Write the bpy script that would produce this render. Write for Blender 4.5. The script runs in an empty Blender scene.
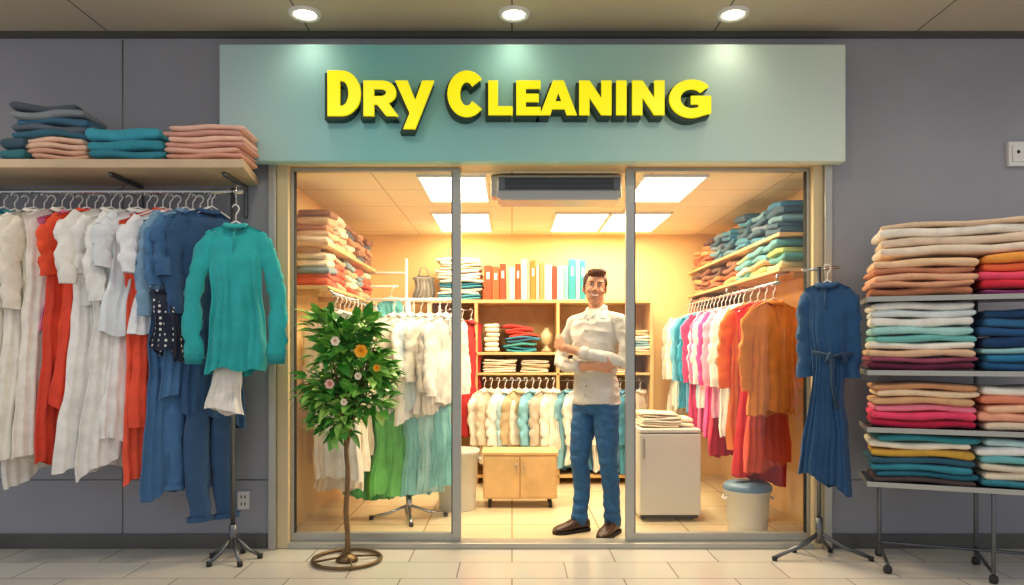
import bpy, math, random
from math import sin, cos, pi, radians
from mathutils import Vector, Matrix, noise, kdtree
F=724.0; D=4.5; CZ=1.23
def S(y): return F/(D+y)
def PX(px,y): return (px-512)/S(y)
def PZ(py,y): return CZ+(350-py)/S(y)
def lin(c):
    c=c/255.0
    return c/12.92 if c<=.04045 else ((c+.055)/1.055)**2.4
def col(h):
    h=h.lstrip('#'); return (lin(int(h[0:2],16)),lin(int(h[2:4],16)),lin(int(h[4:6],16)),1)
# ---------------------------------------------------------------- materials
_m={}
def pmat(key,h,rough=.5,metal=0,noise_amt=.06,nscale=8,bump=0,bscale=40,emit=0,sheen=0,coat=0):
    if key in _m: return _m[key]
    m=bpy.data.materials.new(key); m.use_nodes=True; nt=m.node_tree; b=nt.nodes['Principled BSDF']
    c=col(h); b.inputs['Roughness'].default_value=rough; b.inputs['Metallic'].default_value=metal
    tc=nt.nodes.new('ShaderNodeTexCoord'); nz=nt.nodes.new('ShaderNodeTexNoise'); nz.inputs['Scale'].default_value=nscale; nz.inputs['Detail'].default_value=4
    nt.links.new(tc.outputs['Object'],nz.inputs['Vector'])
    cr=nt.nodes.new('ShaderNodeValToRGB')
    cr.color_ramp.elements[0].position=.3; cr.color_ramp.elements[1].position=.7
    cr.color_ramp.elements[0].color=tuple(max(0,x*(1-noise_amt)) for x in c[:3])+(1,)
    cr.color_ramp.elements[1].color=tuple(min(1,x*(1+noise_amt)) for x in c[:3])+(1,)
    nt.links.new(nz.outputs['Fac'],cr.inputs['Fac']); nt.links.new(cr.outputs['Color'],b.inputs['Base Color'])
    if bump:
        n2=nt.nodes.new('ShaderNodeTexNoise'); n2.inputs['Scale'].default_value=bscale; n2.inputs['Detail'].default_value=3
        nt.links.new(tc.outputs['Object'],n2.inputs['Vector'])
        bp=nt.nodes.new('ShaderNodeBump'); bp.inputs['Strength'].default_value=bump; bp.inputs['Distance'].default_value=.01
        nt.links.new(n2.outputs['Fac'],bp.inputs['Height']); nt.links.new(bp.outputs['Normal'],b.inputs['Normal'])
    if emit:
        b.inputs['Emission Color'].default_value=c; b.inputs['Emission Strength'].default_value=emit
    if sheen: b.inputs['Sheen Weight'].default_value=sheen
    if coat: b.inputs['Coat Weight'].default_value=coat
    _m[key]=m; return m
def cloth(h): return pmat('cloth_'+h.lstrip('#'),h,.88,0,.10,14,.35,60,sheen=.1)
def tiles(key,h1,h2,mortar,sx,sy,rough,ms=.006,off=0.0):
    m=bpy.data.materials.new(key); m.use_nodes=True; nt=m.node_tree; b=nt.nodes['Principled BSDF']
    b.inputs['Roughness'].default_value=rough
    tc=nt.nodes.new('ShaderNodeTexCoord'); br=nt.nodes.new('ShaderNodeTexBrick')
    br.offset=off; br.inputs['Scale'].default_value=1; br.inputs['Brick Width'].default_value=sx; br.inputs['Row Height'].default_value=sy
    br.inputs['Mortar Size'].default_value=ms; br.inputs['Color1'].default_value=col(h1); br.inputs['Color2'].default_value=col(h2); br.inputs['Mortar'].default_value=col(mortar)
    nt.links.new(tc.outputs['Object'],br.inputs['Vector'])
    nz=nt.nodes.new('ShaderNodeTexNoise'); nz.inputs['Scale'].default_value=5; nz.inputs['Detail'].default_value=6
    nt.links.new(tc.outputs['Object'],nz.inputs['Vector'])
    mx=nt.nodes.new('ShaderNodeMix'); mx.data_type='RGBA'; mx.blend_type='MULTIPLY'; mx.inputs[0].default_value=.12
    nt.links.new(br.outputs['Color'],mx.inputs[6]); nt.links.new(nz.outputs['Color'],mx.inputs[7]); nt.links.new(mx.outputs[2],b.inputs['Base Color'])
    return m
M_wall=pmat('wall_paint_grey','#9c9da3',.7,0,.06,2.2,.06,90)
M_wallin=pmat('wall_paint_cream','#f6d08f',.8,0,.03,3)
M_ceilin=tiles('ceiling_tiles','#fbe9c2','#f9e5ba','#d6bb88',.9,.6,.8,.006)
M_ceilout=tiles('soffit_panels','#cbbda5','#c6b8a0','#6e6a60',1.25,2.4,.7,.006)
M_floor=tiles('floor_tiles','#d6cfc2','#cdc6b7','#8f887c',.6,.3,.14,.004,.5)
M_floorin=tiles('floor_tiles_shop','#e8d6b0','#e2cfa6','#a88f66',.6,.6,.2,.005)
M_alu=pmat('aluminium','#b3b2a8',.38,.6,.04,5)
M_aluD=pmat('aluminium_dark','#63635f',.4,.6,.04,5)
M_steel=pmat('steel','#6c6f72',.35,.85,.04,5)
M_black=pmat('black_plastic','#1e1f22',.5)
M_chrome=pmat('chrome','#b9bcc0',.2,1,.02,5)
M_wood=pmat('wood_birch','#d9b076',.5,0,.14,6)
M_woodl=pmat('wood_shelf','#cdb491',.55,0,.10,6)
M_white=pmat('white_plastic','#e9e7e0',.4,0,.02,5)
M_cream=pmat('frame_cream','#d8c296',.5,0,.03,5)
M_dark=pmat('dark_gap','#22241f',.8)
def glassmat():
    m=bpy.data.materials.new('window_glass'); m.use_nodes=True; nt=m.node_tree; nt.nodes.clear()
    o=nt.nodes.new('ShaderNodeOutputMaterial'); mx=nt.nodes.new('ShaderNodeMixShader'); mx.inputs[0].default_value=.03
    t=nt.nodes.new('ShaderNodeBsdfTransparent'); t.inputs[0].default_value=(.98,.985,.98,1); g=nt.nodes.new('ShaderNodeBsdfGlossy'); g.inputs['Roughness'].default_value=.03
    nt.links.new(t.outputs[0],mx.inputs[1]); nt.links.new(g.outputs[0],mx.inputs[2]); nt.links.new(mx.outputs[0],o.inputs[0]); return m
M_glass=glassmat()
def dots():
    m=bpy.data.materials.new('polka_dot_cloth'); m.use_nodes=True; nt=m.node_tree; b=nt.nodes['Principled BSDF']; b.inputs['Roughness'].default_value=.85
    tc=nt.nodes.new('ShaderNodeTexCoord'); v=nt.nodes.new('ShaderNodeTexVoronoi'); v.inputs['Scale'].default_value=32; v.inputs['Randomness'].default_value=.3
    cr=nt.nodes.new('ShaderNodeValToRGB'); cr.color_ramp.interpolation='CONSTANT'
    cr.color_ramp.elements[0].color=col('#e8e6e0'); cr.color_ramp.elements[1].position=.25; cr.color_ramp.elements[1].color=col('#20263a')
    nt.links.new(tc.outputs['Object'],v.inputs['Vector']); nt.links.new(v.outputs['Distance'],cr.inputs['Fac']); nt.links.new(cr.outputs['Color'],b.inputs['Base Color']); return m
M_dots=dots()
# ---------------------------------------------------------------- mesh builder
class MB:
    def __init__(s): s.v=[];s.f=[];s.mi=[];s.sm=[];s.mats=[]
    def add(s,vs,fs,mat,smooth=True,M=None):
        if mat not in s.mats: s.mats.append(mat)
        k=s.mats.index(mat); o=len(s.v)
        for v in vs:
            v=Vector(v); s.v.append(M@v if M is not None else v)
        for f in fs: s.f.append([o+i for i in f]); s.mi.append(k); s.sm.append(smooth)
    def obj(s,name,parent=None,bevel=0,subsurf=0):
        me=bpy.data.meshes.new(name); me.from_pydata([tuple(v) for v in s.v],[],s.f)
        for m in s.mats: me.materials.append(m)
        me.polygons.foreach_set('material_index',s.mi); me.polygons.foreach_set('use_smooth',s.sm); me.update()
        ob=bpy.data.objects.new(name,me); bpy.context.scene.collection.objects.link(ob)
        if bevel:
            b=ob.modifiers.new('b','BEVEL'); b.width=bevel; b.segments=2; b.limit_method='ANGLE'; b.angle_limit=radians(50)
        if parent: ob.parent=parent
        return ob
def empty(name,loc=(0,0,0)):
    e=bpy.data.objects.new(name,None); e.empty_display_size=.1; bpy.context.scene.collection.objects.link(e); return e
def box(mb,x0,x1,y0,y1,z0,z1,mat,M=None):
    v=[(x0,y0,z0),(x1,y0,z0),(x1,y1,z0),(x0,y1,z0),(x0,y0,z1),(x1,y0,z1),(x1,y1,z1),(x0,y1,z1)]
    f=[(3,2,1,0),(4,5,6,7),(0,1,5,4),(1,2,6,5),(2,3,7,6),(3,0,4,7)]
    mb.add(v,f,mat,False,M)
def tube(mb,pts,rad,mat,n=8,flat=1.0,M=None,caps=True,up=None,rough=0,hemi=False,closed=False):
    pts=[Vector(p) for p in pts]
    if not hasattr(rad,'__len__'): rad=[rad]*len(pts)
    rad=list(rad)
    if hemi:
        def h(p,d,r): return [(p+d*r*sin(a),r*cos(a)) for a in (radians(28),radians(55),radians(78))]
        d0=(pts[0]-pts[1]).normalized(); d1=(pts[-1]-pts[-2]).normalized()
        a=h(pts[0],d0,rad[0])[::-1]; b=h(pts[-1],d1,rad[-1])
        pts=[q[0] for q in a]+pts+[q[0] for q in b]; rad=[q[1] for q in a]+rad+[q[1] for q in b]
    K=len(pts); T=[]
    for i in range(K):
        if closed: t=pts[(i+1)%K]-pts[i-1]
        else: t=pts[min(i+1,K-1)]-pts[max(i-1,0)]
        T.append(t.normalized() if t.length>1e-9 else Vector((0,0,1)))
    up=Vector(up) if up else (Vector((0,1,0)) if abs(T[0].y)<.9 else Vector((1,0,0)))
    nrm=(up-T[0]*up.dot(T[0])).normalized(); vs=[]
    for i in range(K):
        nrm=(nrm-T[i]*nrm.dot(T[i])).normalized(); bn=T[i].cross(nrm)
        for k in range(n):
            a=2*pi*k/n; r=rad[i]
            if rough: r*=1+rough*noise.noise(pts[i]*18+Vector((cos(a)*1.5,sin(a)*1.5,0)))
            vs.append(pts[i]+nrm*cos(a)*r*flat+bn*sin(a)*r)
    fs=[]
    for i in range(K if closed else K-1):
        j=(i+1)%K
        for k in range(n): fs.append((i*n+k,i*n+(k+1)%n,j*n+(k+1)%n,j*n+k))
    if caps and not closed: fs.append(tuple(range(n))[::-1]); fs.append(tuple((K-1)*n+k for k in range(n)))
    mb.add(vs,fs,mat,True,M)
def lathe(mb,prof,cx,cy,mat,n=28,M=None):
    vs=[];fs=[]
    for r,z in prof:
        for k in range(n): a=2*pi*k/n; vs.append((cx+r*cos(a),cy+r*sin(a),z))
    for i in range(len(prof)-1):
        for k in range(n): fs.append((i*n+k,i*n+(k+1)%n,(i+1)*n+(k+1)%n,(i+1)*n+k))
    mb.add(vs,fs,mat,True,M)
def ellipsoid(mb,c,r,mat,n=20,m=12,M=None):
    vs=[];fs=[]
    for i in range(m+1):
        p=pi*i/m
        for k in range(n):
            a=2*pi*k/n; vs.append((c[0]+r[0]*sin(p)*cos(a),c[1]+r[1]*sin(p)*sin(a),c[2]+r[2]*cos(p)))
    for i in range(m):
        for k in range(n): fs.append((i*n+k,(i+1)*n+k,(i+1)*n+(k+1)%n,i*n+(k+1)%n))
    mb.add(vs,fs,mat,True,M)
def sp(c,p): return math.copysign(abs(c)**p,c)
def interp(v,pts):
    for (a,fa),(b,fb) in zip(pts,pts[1:]):
        if v<=b: 
            t=(v-a)/(b-a); t=t*t*(3-2*t); return fa+(fb-fa)*t
    return pts[-1][1]
def fold(x):
    s_=sin(x); return math.copysign(abs(s_)**.7,s_)*.6+ (1-2*abs(sin(x*.5+.6)))*.5
def hanger(mb,M,w,mat):
    tube(mb,[(-w*.44,0,-.075),(-w*.2,0,-.03),(0,0,.005),(w*.2,0,-.03),(w*.44,0,-.075)],.006,mat,6,M=M)
    tube(mb,[(0,0,.0),(0,0,.045),(.012,0,.06),(.018,0,.078),(.008,0,.095),(-.01,0,.097),(-.02,0,.082)],.0035,mat,6,M=M)
def garment(mb,x,y,z,yaw,mat,w=.42,L=.8,sleeve=.5,t=.05,flare=.1,folds=5,seed=0,hang=None,collar=True,waist=0,tilt=0,cuff=None,sspread=1.0,skew=0,puff=1.0,wob=.014):
    rn=random.Random(seed); M=Matrix.Translation((x,y,z))@Matrix.Rotation(yaw,4,'Z')@Matrix.Rotation(tilt,4,'Y')
    J=26;N=72;p=[rn.uniform(0,6.28) for _ in range(6)]; sl=.42; vs=[];fs=[]; sd=seed*1.37
    for j in range(J+1):
        v=j/J
        hw=w/2*interp(v,[(0,1),(.14,.84),(.5,.84-waist),(1,.88+flare)])
        tt=(.010+(t-.010)*min(1,v/.18)**.7)*(1+.35*v)
        A=.46*t*min(1,v/.3)*(.6+.8*v)
        for i in range(N):
            th=2*pi*i/N; cu=cos(th);su=sin(th); u=hw*sp(cu,.8); ph=folds*pi*.5*u/max(hw,.01)
            n=tt*su+A*fold(ph+p[0]+1.1*v)+A*.5*sin(2.3*ph+p[1]-2.2*v)*min(1,v*2)+.006*sin(9*v+p[2]+3*u)
            n+=.012*noise.noise(Vector((u*9+sd,v*L*7,su+sd)))+.005*noise.noise(Vector((u*26,v*L*20,su+sd)))
            uu=u+.018*sin(4*v+p[3])*v+.014*noise.noise(Vector((cu*2,v*L*6,sd)))
            z0=-sl*max(0,abs(u)-.05)*max(0,1-v/.4)
            if v<.08 and abs(u)<.055 and su<0: z0-=.03*(1-v/.08)
            vs.append((uu,n,z0-L*v+wob*v*sin(ph*.6+p[4])-.02*v*(1-abs(cu))*su+skew*u*v))
    for j in range(J):
        for i in range(N): fs.append((j*N+i,j*N+(i+1)%N,(j+1)*N+(i+1)%N,(j+1)*N+i))
    for i in range(1,N//2-1): fs.append((i,i+1,N-i-1,N-i))
    mb.add(vs,fs,mat,True,M)
    if sleeve:
        for sgn in (-1,1):
            a=w*.44;q=rn.uniform(-.03,.03);e=.05*sspread
            pts=[(sgn*a*.80,0,-.055),(sgn*(a-.005),0,-.10),(sgn*(a+e*.8),q*.3,-.10-sleeve*.25),(sgn*(a+e*1.2),q*.7,-.10-sleeve*.5),(sgn*(a+e*1.2),q-.01,-.09-sleeve*.75),(sgn*(a+e*1.1),q-.015,-.09-sleeve)]
            rr=[.035*puff,.060*puff,.058*puff,.053*puff,.050,.046]
            P=[];R=[]
            for k in range(5):
                for s_ in range(5):
                    f=s_/5; P.append(Vector(pts[k]).lerp(Vector(pts[k+1]),f)); R.append(rr[k]*(1-f)+rr[k+1]*f)
            P.append(Vector(pts[-1]));R.append(rr[-1])
            P=[q_+Vector((.012*noise.noise(Vector((sd,sgn*3,i*.35))),0,0)) for i,q_ in enumerate(P)]
            tube(mb,P,R,mat,14,flat=.45,M=M,up=(0,1,0),rough=.55,caps=False)
            if cuff: tube(mb,[Vector(pts[-1])+Vector((0,0,.02)),Vector(pts[-1])-Vector((0,0,.035))],[.052,.047],cuff,12,flat=.5,M=M,up=(0,1,0))
    if collar:
        c=[(.052*cos(a),-.018+.026*sin(a),-.006-.014*max(0,-sin(a))) for a in [2*pi*k/16 for k in range(16)]]
        tube(mb,c,.011,mat,6,M=M,closed=True,flat=1.6)
        tube(mb,[(0,-t*.55-.012,-.04),(0,-t*1.1-.012,-.15)],.006,mat,6,M=M)
    if hang: hanger(mb,M@Matrix.Translation((0,0,.01)),w,hang)
def trousers(mb,x,y,z,yaw,mat,w=.3,L=.9,seed=0,hang=None):
    M=Matrix.Translation((x,y,z))@Matrix.Rotation(yaw,4,'Z')
    tube(mb,[(0,0,-.04),(0,0,-.1),(0,0,-.2),(0,.0,-.28)],[w*.46,w*.48,w*.52,w*.5],mat,20,flat=.28,M=M,up=(0,1,0),rough=.15)
    for sgn in (-1,1):
        P=[(sgn*w*.22,0,-.18-(L-.18)*k/18) for k in range(19)]
        P=[(p_[0]+.012*sin(k*.6+seed)+sgn*.01*k/18,p_[1]+.01*sin(k*.5),p_[2]) for k,p_ in enumerate(P)]
        tube(mb,P,[w*.27-.02*k/18 for k in range(19)],mat,18,flat=.4,M=M,up=(0,1,0),rough=.35,caps=False)
        tube(mb,[P[-1],(P[-1][0],P[-1][1],P[-1][2]+.03)],[w*.25,w*.25],mat,18,flat=.44,M=M,up=(0,1,0),caps=False)
    if hang: hanger(mb,M@Matrix.Translation((0,0,.03)),w,hang)
def slab(mb,M,w,d,z,h,mat,rn,mess=1.0):
    xs=[0,.01,.03]+[.03+(w-.06)*k/8 for k in range(1,8)]+[w-.03,w-.01,w]; K=22; vs=[];fs=[]
    dx=rn.uniform(-.012,.012)*mess; dy=rn.uniform(0,.015)*mess; ph=rn.uniform(0,6); rot=rn.uniform(-.02,.02)*mess
    for i,xx in enumerate(xs):
        e={0:.55,1:.9}.get(min(i,len(xs)-1-i),1)
        sag=.004*mess*sin(xx*14+ph); bul=1+.10*sin(xx*23+ph)
        for k in range(K):
            a=2*pi*k/K; yy=d/2+(d/2)*sp(cos(a),.3)*(.97+.03*e)+.004*sin(xx*30+ph); zz=h/2*sp(sin(a),.6)*e*bul
            X=xx-w/2; vs.append((X+dx-rot*(yy-d/2)*2,yy+dy+rot*X,z+h/2+zz+sag))
    for i in range(len(xs)-1):
        for k in range(K): fs.append((i*K+k,i*K+(k+1)%K,(i+1)*K+(k+1)%K,(i+1)*K+k))
    fs.append(tuple(range(K))[::-1]); fs.append(tuple((len(xs)-1)*K+k for k in range(K)))
    mb.add(vs,fs,mat,True,M)
def stack(mb,x,y,z,rot,w,d,items,seed=0,mess=1.0,ply=2):
    rn=random.Random(seed); M=Matrix.Translation((x,y,z))@Matrix.Rotation(rot,4,'Z'); zz=.001
    for hx,h in items:
        for p_ in range(ply):
            hh=h/ply; slab(mb,M,w+rn.uniform(-.015,.005)*mess,d,zz,hh*1.06,cloth(hx),rn,mess); zz+=hh
    return zz
# ---------------------------------------------------------------- room shell
def boxobj(name,a,mat,bevel=0):
    mb=MB(); box(mb,*a,mat); return mb.obj(name,bevel=bevel)
mb=MB()
box(mb,-5,-1.47,0,.12,0,3.2,M_wall); box(mb,1.93,5.5,0,.12,0,3.2,M_wall); box(mb,-1.47,1.93,0,.12,2.4,3.2,M_wall)
mb.obj('wall_front')
boxobj('wall_left',(-1.6,-1.5,.12,2.7,0,2.4),M_wallin); boxobj('wall_right',(2.05,2.15,.12,2.7,0,2.4),M_wallin)
boxobj('wall_back',(-1.5,2.05,2.6,2.7,0,2.4),M_wallin)
boxobj('ceiling',(-1.5,2.05,.12,2.6,2.36,2.42),M_ceilin)
boxobj('ceiling_soffit',(-5,5.5,-1.5,.0,3.2,3.3),M_ceilout)
boxobj('floor',(-6,6.5,-7,.0,-.1,0),M_floor); boxobj('floor_shop',(-1.6,2.15,0,2.7,-.1,0),M_floorin)
mb=MB()
box(mb,-5,-1.52,-.018,0,0,.09,M_aluD); box(mb,1.98,5.5,-.018,0,0,.09,M_aluD); mb.obj('baseboard_front',bevel=.003)
mb=MB()
for x in (-2.42,3.6,-3.6): box(mb,x-.003,x+.003,-.003,0,.09,3.16,M_aluD)
box(mb,-5,-1.52,-.003,0,.42,.426,M_aluD); box(mb,1.98,5.5,-.003,0,.42,.426,M_aluD)
mb.obj('trim_1')
mb=MB(); box(mb,-5,5.5,-.03,0,3.165,3.2,M_aluD); mb.obj('trim_2')
fr=empty('storefront_door_frame')
mb=MB()
box(mb,-1.50,-1.455,-.05,.14,0,2.4,M_alu); box(mb,-1.455,-1.385,-.02,.13,.0,2.4,M_cream)
box(mb,1.925,1.97,-.05,.14,0,2.4,M_alu); box(mb,1.865,1.925,-.02,.13,0,2.4,M_cream)
box(mb,-1.455,1.925,-.05,.14,2.372,2.40,M_cream)
box(mb,-1.385,1.865,-.03,.10,0,.035,M_alu)
mb.obj('frame',fr,bevel=.004)
def door(name,x0,x1,y,w0,w1):
    mb=MB()
    box(mb,x0,x0+w0,y,y+.04,.035,2.37,M_alu); box(mb,x1-w1,x1,y,y+.04,.035,2.37,M_alu)
    box(mb,x0+w0,x1-w1,y,y+.04,.035,.085,M_alu); box(mb,x0+w0,x1-w1,y,y+.04,2.348,2.37,M_alu)
    for xx in (x0+w0,x1-w1-.005): box(mb,xx,xx+.005,y-.002,y+.042,.085,2.348,M_dark)
    e=empty(name); mb.obj('leaf_frame',e,bevel=.003)
    g=MB(); box(g,x0+w0+.005,x1-w1-.005,y+.017,y+.023,.085,2.348,M_glass); g.obj('glass_pane',e)
door('door_1',-1.385,PX(461,.03),.03,.022,.055); door('door_2',PX(626,.03),1.865,.03,.055,.022)
mb=MB(); x0,x1=PX(497,.1),PX(622,.1)
box(mb,x0,x1,.12,.34,2.20,2.345,M_alu); box(mb,x0+.01,x1-.01,.105,.12,2.25,2.33,M_steel)
for k in range(9):
    z=2.255+k*.008; box(mb,x0+.05,x1-.05,.1,.105,z,z+.003,M_dark)
box(mb,x0+.02,x1-.02,.11,.33,2.185,2.2,M_alu); box(mb,x0-.04,x0,.16,.3,2.22,2.35,M_alu)
mb.obj('air_curtain',bevel=.006)
# ---------------------------------------------------------------- sign
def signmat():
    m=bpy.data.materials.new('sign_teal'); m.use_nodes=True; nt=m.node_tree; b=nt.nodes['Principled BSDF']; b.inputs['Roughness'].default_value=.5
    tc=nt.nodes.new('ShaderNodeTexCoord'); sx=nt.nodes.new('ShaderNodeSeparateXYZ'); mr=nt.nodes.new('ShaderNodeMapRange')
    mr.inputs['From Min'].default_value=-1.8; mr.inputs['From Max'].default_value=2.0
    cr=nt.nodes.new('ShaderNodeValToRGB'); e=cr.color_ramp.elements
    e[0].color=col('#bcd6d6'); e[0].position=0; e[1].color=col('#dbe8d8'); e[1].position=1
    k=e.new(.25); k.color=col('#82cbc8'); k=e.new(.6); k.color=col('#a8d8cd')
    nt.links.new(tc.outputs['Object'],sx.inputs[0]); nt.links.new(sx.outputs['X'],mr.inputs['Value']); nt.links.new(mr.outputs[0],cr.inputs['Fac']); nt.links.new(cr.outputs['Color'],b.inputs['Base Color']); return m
sg=empty('dry_cleaning_sign')
mb=MB(); yb=-.14
SX0,SX1,SZ0,SZ1=PX(219,yb),PX(846,yb),PZ(160,yb),PZ(44,yb)
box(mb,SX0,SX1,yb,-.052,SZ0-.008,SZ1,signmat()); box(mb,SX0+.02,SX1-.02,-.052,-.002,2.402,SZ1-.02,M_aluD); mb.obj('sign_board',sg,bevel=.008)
M_yel=pmat('letter_yellow_glow','#fff200',.4,0,.01,5,emit=.5); M_ldark=pmat('letter_side_shadow','#16352b',.5)  # yellow faces glow slightly to brighten the lettering; they are no lamps
def arc(cx,cy,rx,ry,a0,a1,n=14): return [(cx+rx*cos(radians(a0+(a1-a0)*k/n)),cy+ry*sin(radians(a0+(a1-a0)*k/n))) for k in range(n+1)]
def glyph(ch,W,S_):
    if ch=='L': return [[(0,0),(W,0),(W,.22),(S_,.22),(S_,1),(0,1)]]
    if ch=='I': return [[(0,0),(W,0),(W,1),(0,1)]]
    if ch=='E': return [[(0,0),(W,0),(W,.20),(S_,.20),(S_,.40),(W*.92,.40),(W*.92,.60),(S_,.60),(S_,.80),(W,.80),(W,1),(0,1)]]
    if ch=='N': return [[(0,0),(S_,0),(S_,.58),(W-S_*1.05,0),(W,0),(W,1),(W-S_,1),(W-S_,.42),(S_*1.05,1),(0,1)]]
    if ch=='A': return [[(0,0),(W*.36,1),(W*.64,1),(W,0),(W*.75,0),(W*.69,.18),(W*.31,.18),(W*.25,0)],[(W*.385,.37),(W*.615,.37),(W*.5,.72)]]
    if ch=='Y': return [[(W*.22,0),(W*.50,0),(W*1.0,1),(W*.72,1),(W*.52,.56),(W*.30,1),(0,1),(W*.385,.32)]]
    if ch=='D': return [[(0,0)]+arc(W*.42,.5,W*.58,.5,-90,90)+[(0,1)],[(S_,.20)]+arc(W*.42,.5,W*.58-S_,.30,-90,90)+[(S_,.80)]]
    if ch=='R': return [[(0,0),(S_,0),(S_,.34),(W*.40,.34),(W*.68,0),(W*1.0,0),(W*.70,.38)]+arc(W*.55,.67,W*.4,.33,-55,90)+[(0,1)],[(S_,.54)]+arc(W*.52,.67,W*.17,.125,-90,90,8)+[(S_,.80)]]
    if ch=='C': return [arc(W*.52,.5,W*.52,.5,42,318,24)+arc(W*.52,.5,W*.52-S_,.28,318,42,20)]
    if ch=='G': return [arc(W*.52,.5,W*.52,.5,42,300,24)+[(W*.97,.12),(W*.97,.56),(W*.52,.56),(W*.52,.37),(W*.70,.37),(W*.70,.25)]+arc(W*.52,.5,W*.52-S_,.28,300,42,20)[1:]]
LET=[('D',328,360,71,115),('R',364,397,81,115),('Y',396,433,81,128),('C',448,484,71,116),('L',489,512,81,114),('E',517,540,81,114),('A',541,576,81,114),('N',580,611,81,114),('I',617,626,81,114),('N',633,664,81,114),('G',670,712,80,117)]
yf=-.225
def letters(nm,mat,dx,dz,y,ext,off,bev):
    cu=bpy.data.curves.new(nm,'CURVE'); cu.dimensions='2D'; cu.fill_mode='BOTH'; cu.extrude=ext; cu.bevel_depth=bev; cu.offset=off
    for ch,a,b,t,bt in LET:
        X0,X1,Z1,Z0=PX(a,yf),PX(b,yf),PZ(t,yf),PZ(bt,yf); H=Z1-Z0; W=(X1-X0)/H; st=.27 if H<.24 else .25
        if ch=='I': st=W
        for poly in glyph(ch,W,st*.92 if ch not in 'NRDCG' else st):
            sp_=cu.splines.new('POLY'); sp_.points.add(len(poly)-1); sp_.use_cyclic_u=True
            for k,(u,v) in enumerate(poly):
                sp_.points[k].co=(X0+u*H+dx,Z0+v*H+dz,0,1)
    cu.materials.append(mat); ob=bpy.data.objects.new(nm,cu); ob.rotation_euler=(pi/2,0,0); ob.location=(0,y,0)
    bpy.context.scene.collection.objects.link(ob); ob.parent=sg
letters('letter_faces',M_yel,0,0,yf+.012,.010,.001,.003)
letters('letter_backing_shadow',M_ldark,-.014,-.014,yf+.05,.034,.007,.002)  # dark offset copy: letter sides, with their drop shadow built as geometry
# ---------------------------------------------------------------- downlights and added fill row
def light(name,typ,loc,energy,color,size=.3,sizey=None,rot=(0,0,0),spot=None,blend=.6,parent=None):
    l=bpy.data.lights.new(name,typ); l.energy=energy; l.color=color
    if typ=='AREA':
        l.shape='RECTANGLE'; l.size=size; l.size_y=sizey or size
    else: l.shadow_soft_size=size
    if typ=='SPOT': l.spot_size=radians(spot); l.spot_blend=blend
    o=bpy.data.objects.new(name,l); o.location=loc; o.rotation_euler=rot; bpy.context.scene.collection.objects.link(o)
    if parent: o.parent=parent
    return o
M_em=pmat('lamp_warm','#fff0d0',.5,emit=10,noise_amt=0)
DL=[(PX(p_,-.27),-.27,5,150) for p_ in (305,514,733)]+[(x_,-1.3,42,165) for x_ in (-3.2,-1.1,1.1,3.2)]  # row nearer the camera is unseen, added as extra fill light
for k,(x,y,en,sa) in enumerate(DL):
    e=empty('downlight_or_fill')
    mb=MB(); lathe(mb,[(.062,3.2),(.066,3.186),(.085,3.18),(.092,3.19),(.094,3.2)],x,y,M_white,32); mb.obj('trim_ring',e)
    mb=MB(); lathe(mb,[(.0001,3.188),(.062,3.190),(.062,3.199)],x,y,M_em,32); mb.obj('lens',e)
    light('lamp','SPOT',(x,y,3.15),en,(1,.87,.70),.10,spot=sa,blend=1,parent=e)
# ---------------------------------------------------------------- interior ceiling panels
M_pan=pmat('ceiling_panel_light','#fff4dc',.5,emit=7,noise_amt=0)
for (xa,xb,ya,yb_) in [(-.6,-.18,.16,.93),(.86,1.25,.16,.93),(-.65,-.2,1.43,2.3),(.37,.79,1.43,2.3),(.83,1.30,1.43,2.3)]:
    e=empty('ceiling_light_panel'); mb=MB(); box(mb,xa,xb,ya,yb_,2.345,2.36,M_pan)
    mb.obj('diffuser',e); mb=MB()
    for a in ((xa-.015,xa,ya-.015,yb_+.015),(xb,xb+.015,ya-.015,yb_+.015),(xa,xb,ya-.015,ya),(xa,xb,yb_,yb_+.015)): box(mb,*a,2.34,2.36,M_white)
    mb.obj('frame',e)
    light('lamp','AREA',((xa+xb)/2,(ya+yb_)/2,2.335),35 if ya<1 else 17,(1,.80,.50),xb-xa,yb_-ya,parent=e)
# ---------------------------------------------------------------- left exterior shelf + stacks
mb=MB(); vs=[(-3.6,-.45),(-1.50,-.45),(-1.575,0),(-3.6,0)]
mb.add([(a,b,2.25) for a,b in vs]+[(a,b,2.30) for a,b in vs],[(3,2,1,0),(4,5,6,7),(0,1,5,4),(1,2,6,5),(2,3,7,6),(3,0,4,7)],M_woodl,False)
for x in (-3.2,-2.3,-1.65): box(mb,x-.012,x+.012,-.36,0,2.225,2.25,M_steel); box(mb,x-.012,x+.012,-.02,0,2.05,2.25,M_steel)
mb.obj('display_shelf',bevel=.006)
mb=MB(); sy=-.45
def exst(pa,pb,items,seed,mess=1,ply=2): stack(mb,(PX(pa,sy)+PX(pb,sy))/2,sy+.01,2.306,0,PX(pb,sy)-PX(pa,sy),.27,items,seed,mess,ply)
exst(20,84,[('#d9a98c',.06),('#e8c0a4',.065)],1,2.5)
rn=random.Random(5)
M=Matrix.Translation((PX(44,sy),sy+.01,2.306+.125))@Matrix.Rotation(.04,4,'Z')
z=0
for hx,w in (('#2f6478',.44),('#5b6670',.46),('#3a6a86',.40),('#878d92',.40),('#4c5560',.36)):
    slab(mb,M,w,.27,z,.046,cloth(hx),rn,3.0); z+=.036
M=Matrix.Translation((PX(8,sy),sy+.02,2.306))
for hx,zz in (('#2d6d77',.0),('#35505f',.06)): slab(mb,M,.14,.26,zz,.062,cloth(hx),rn,1)
exst(84,158,[('#2a7f91',.045),('#2f90a0',.06),('#3aa0b4',.07)],2,1.8,1)
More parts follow.
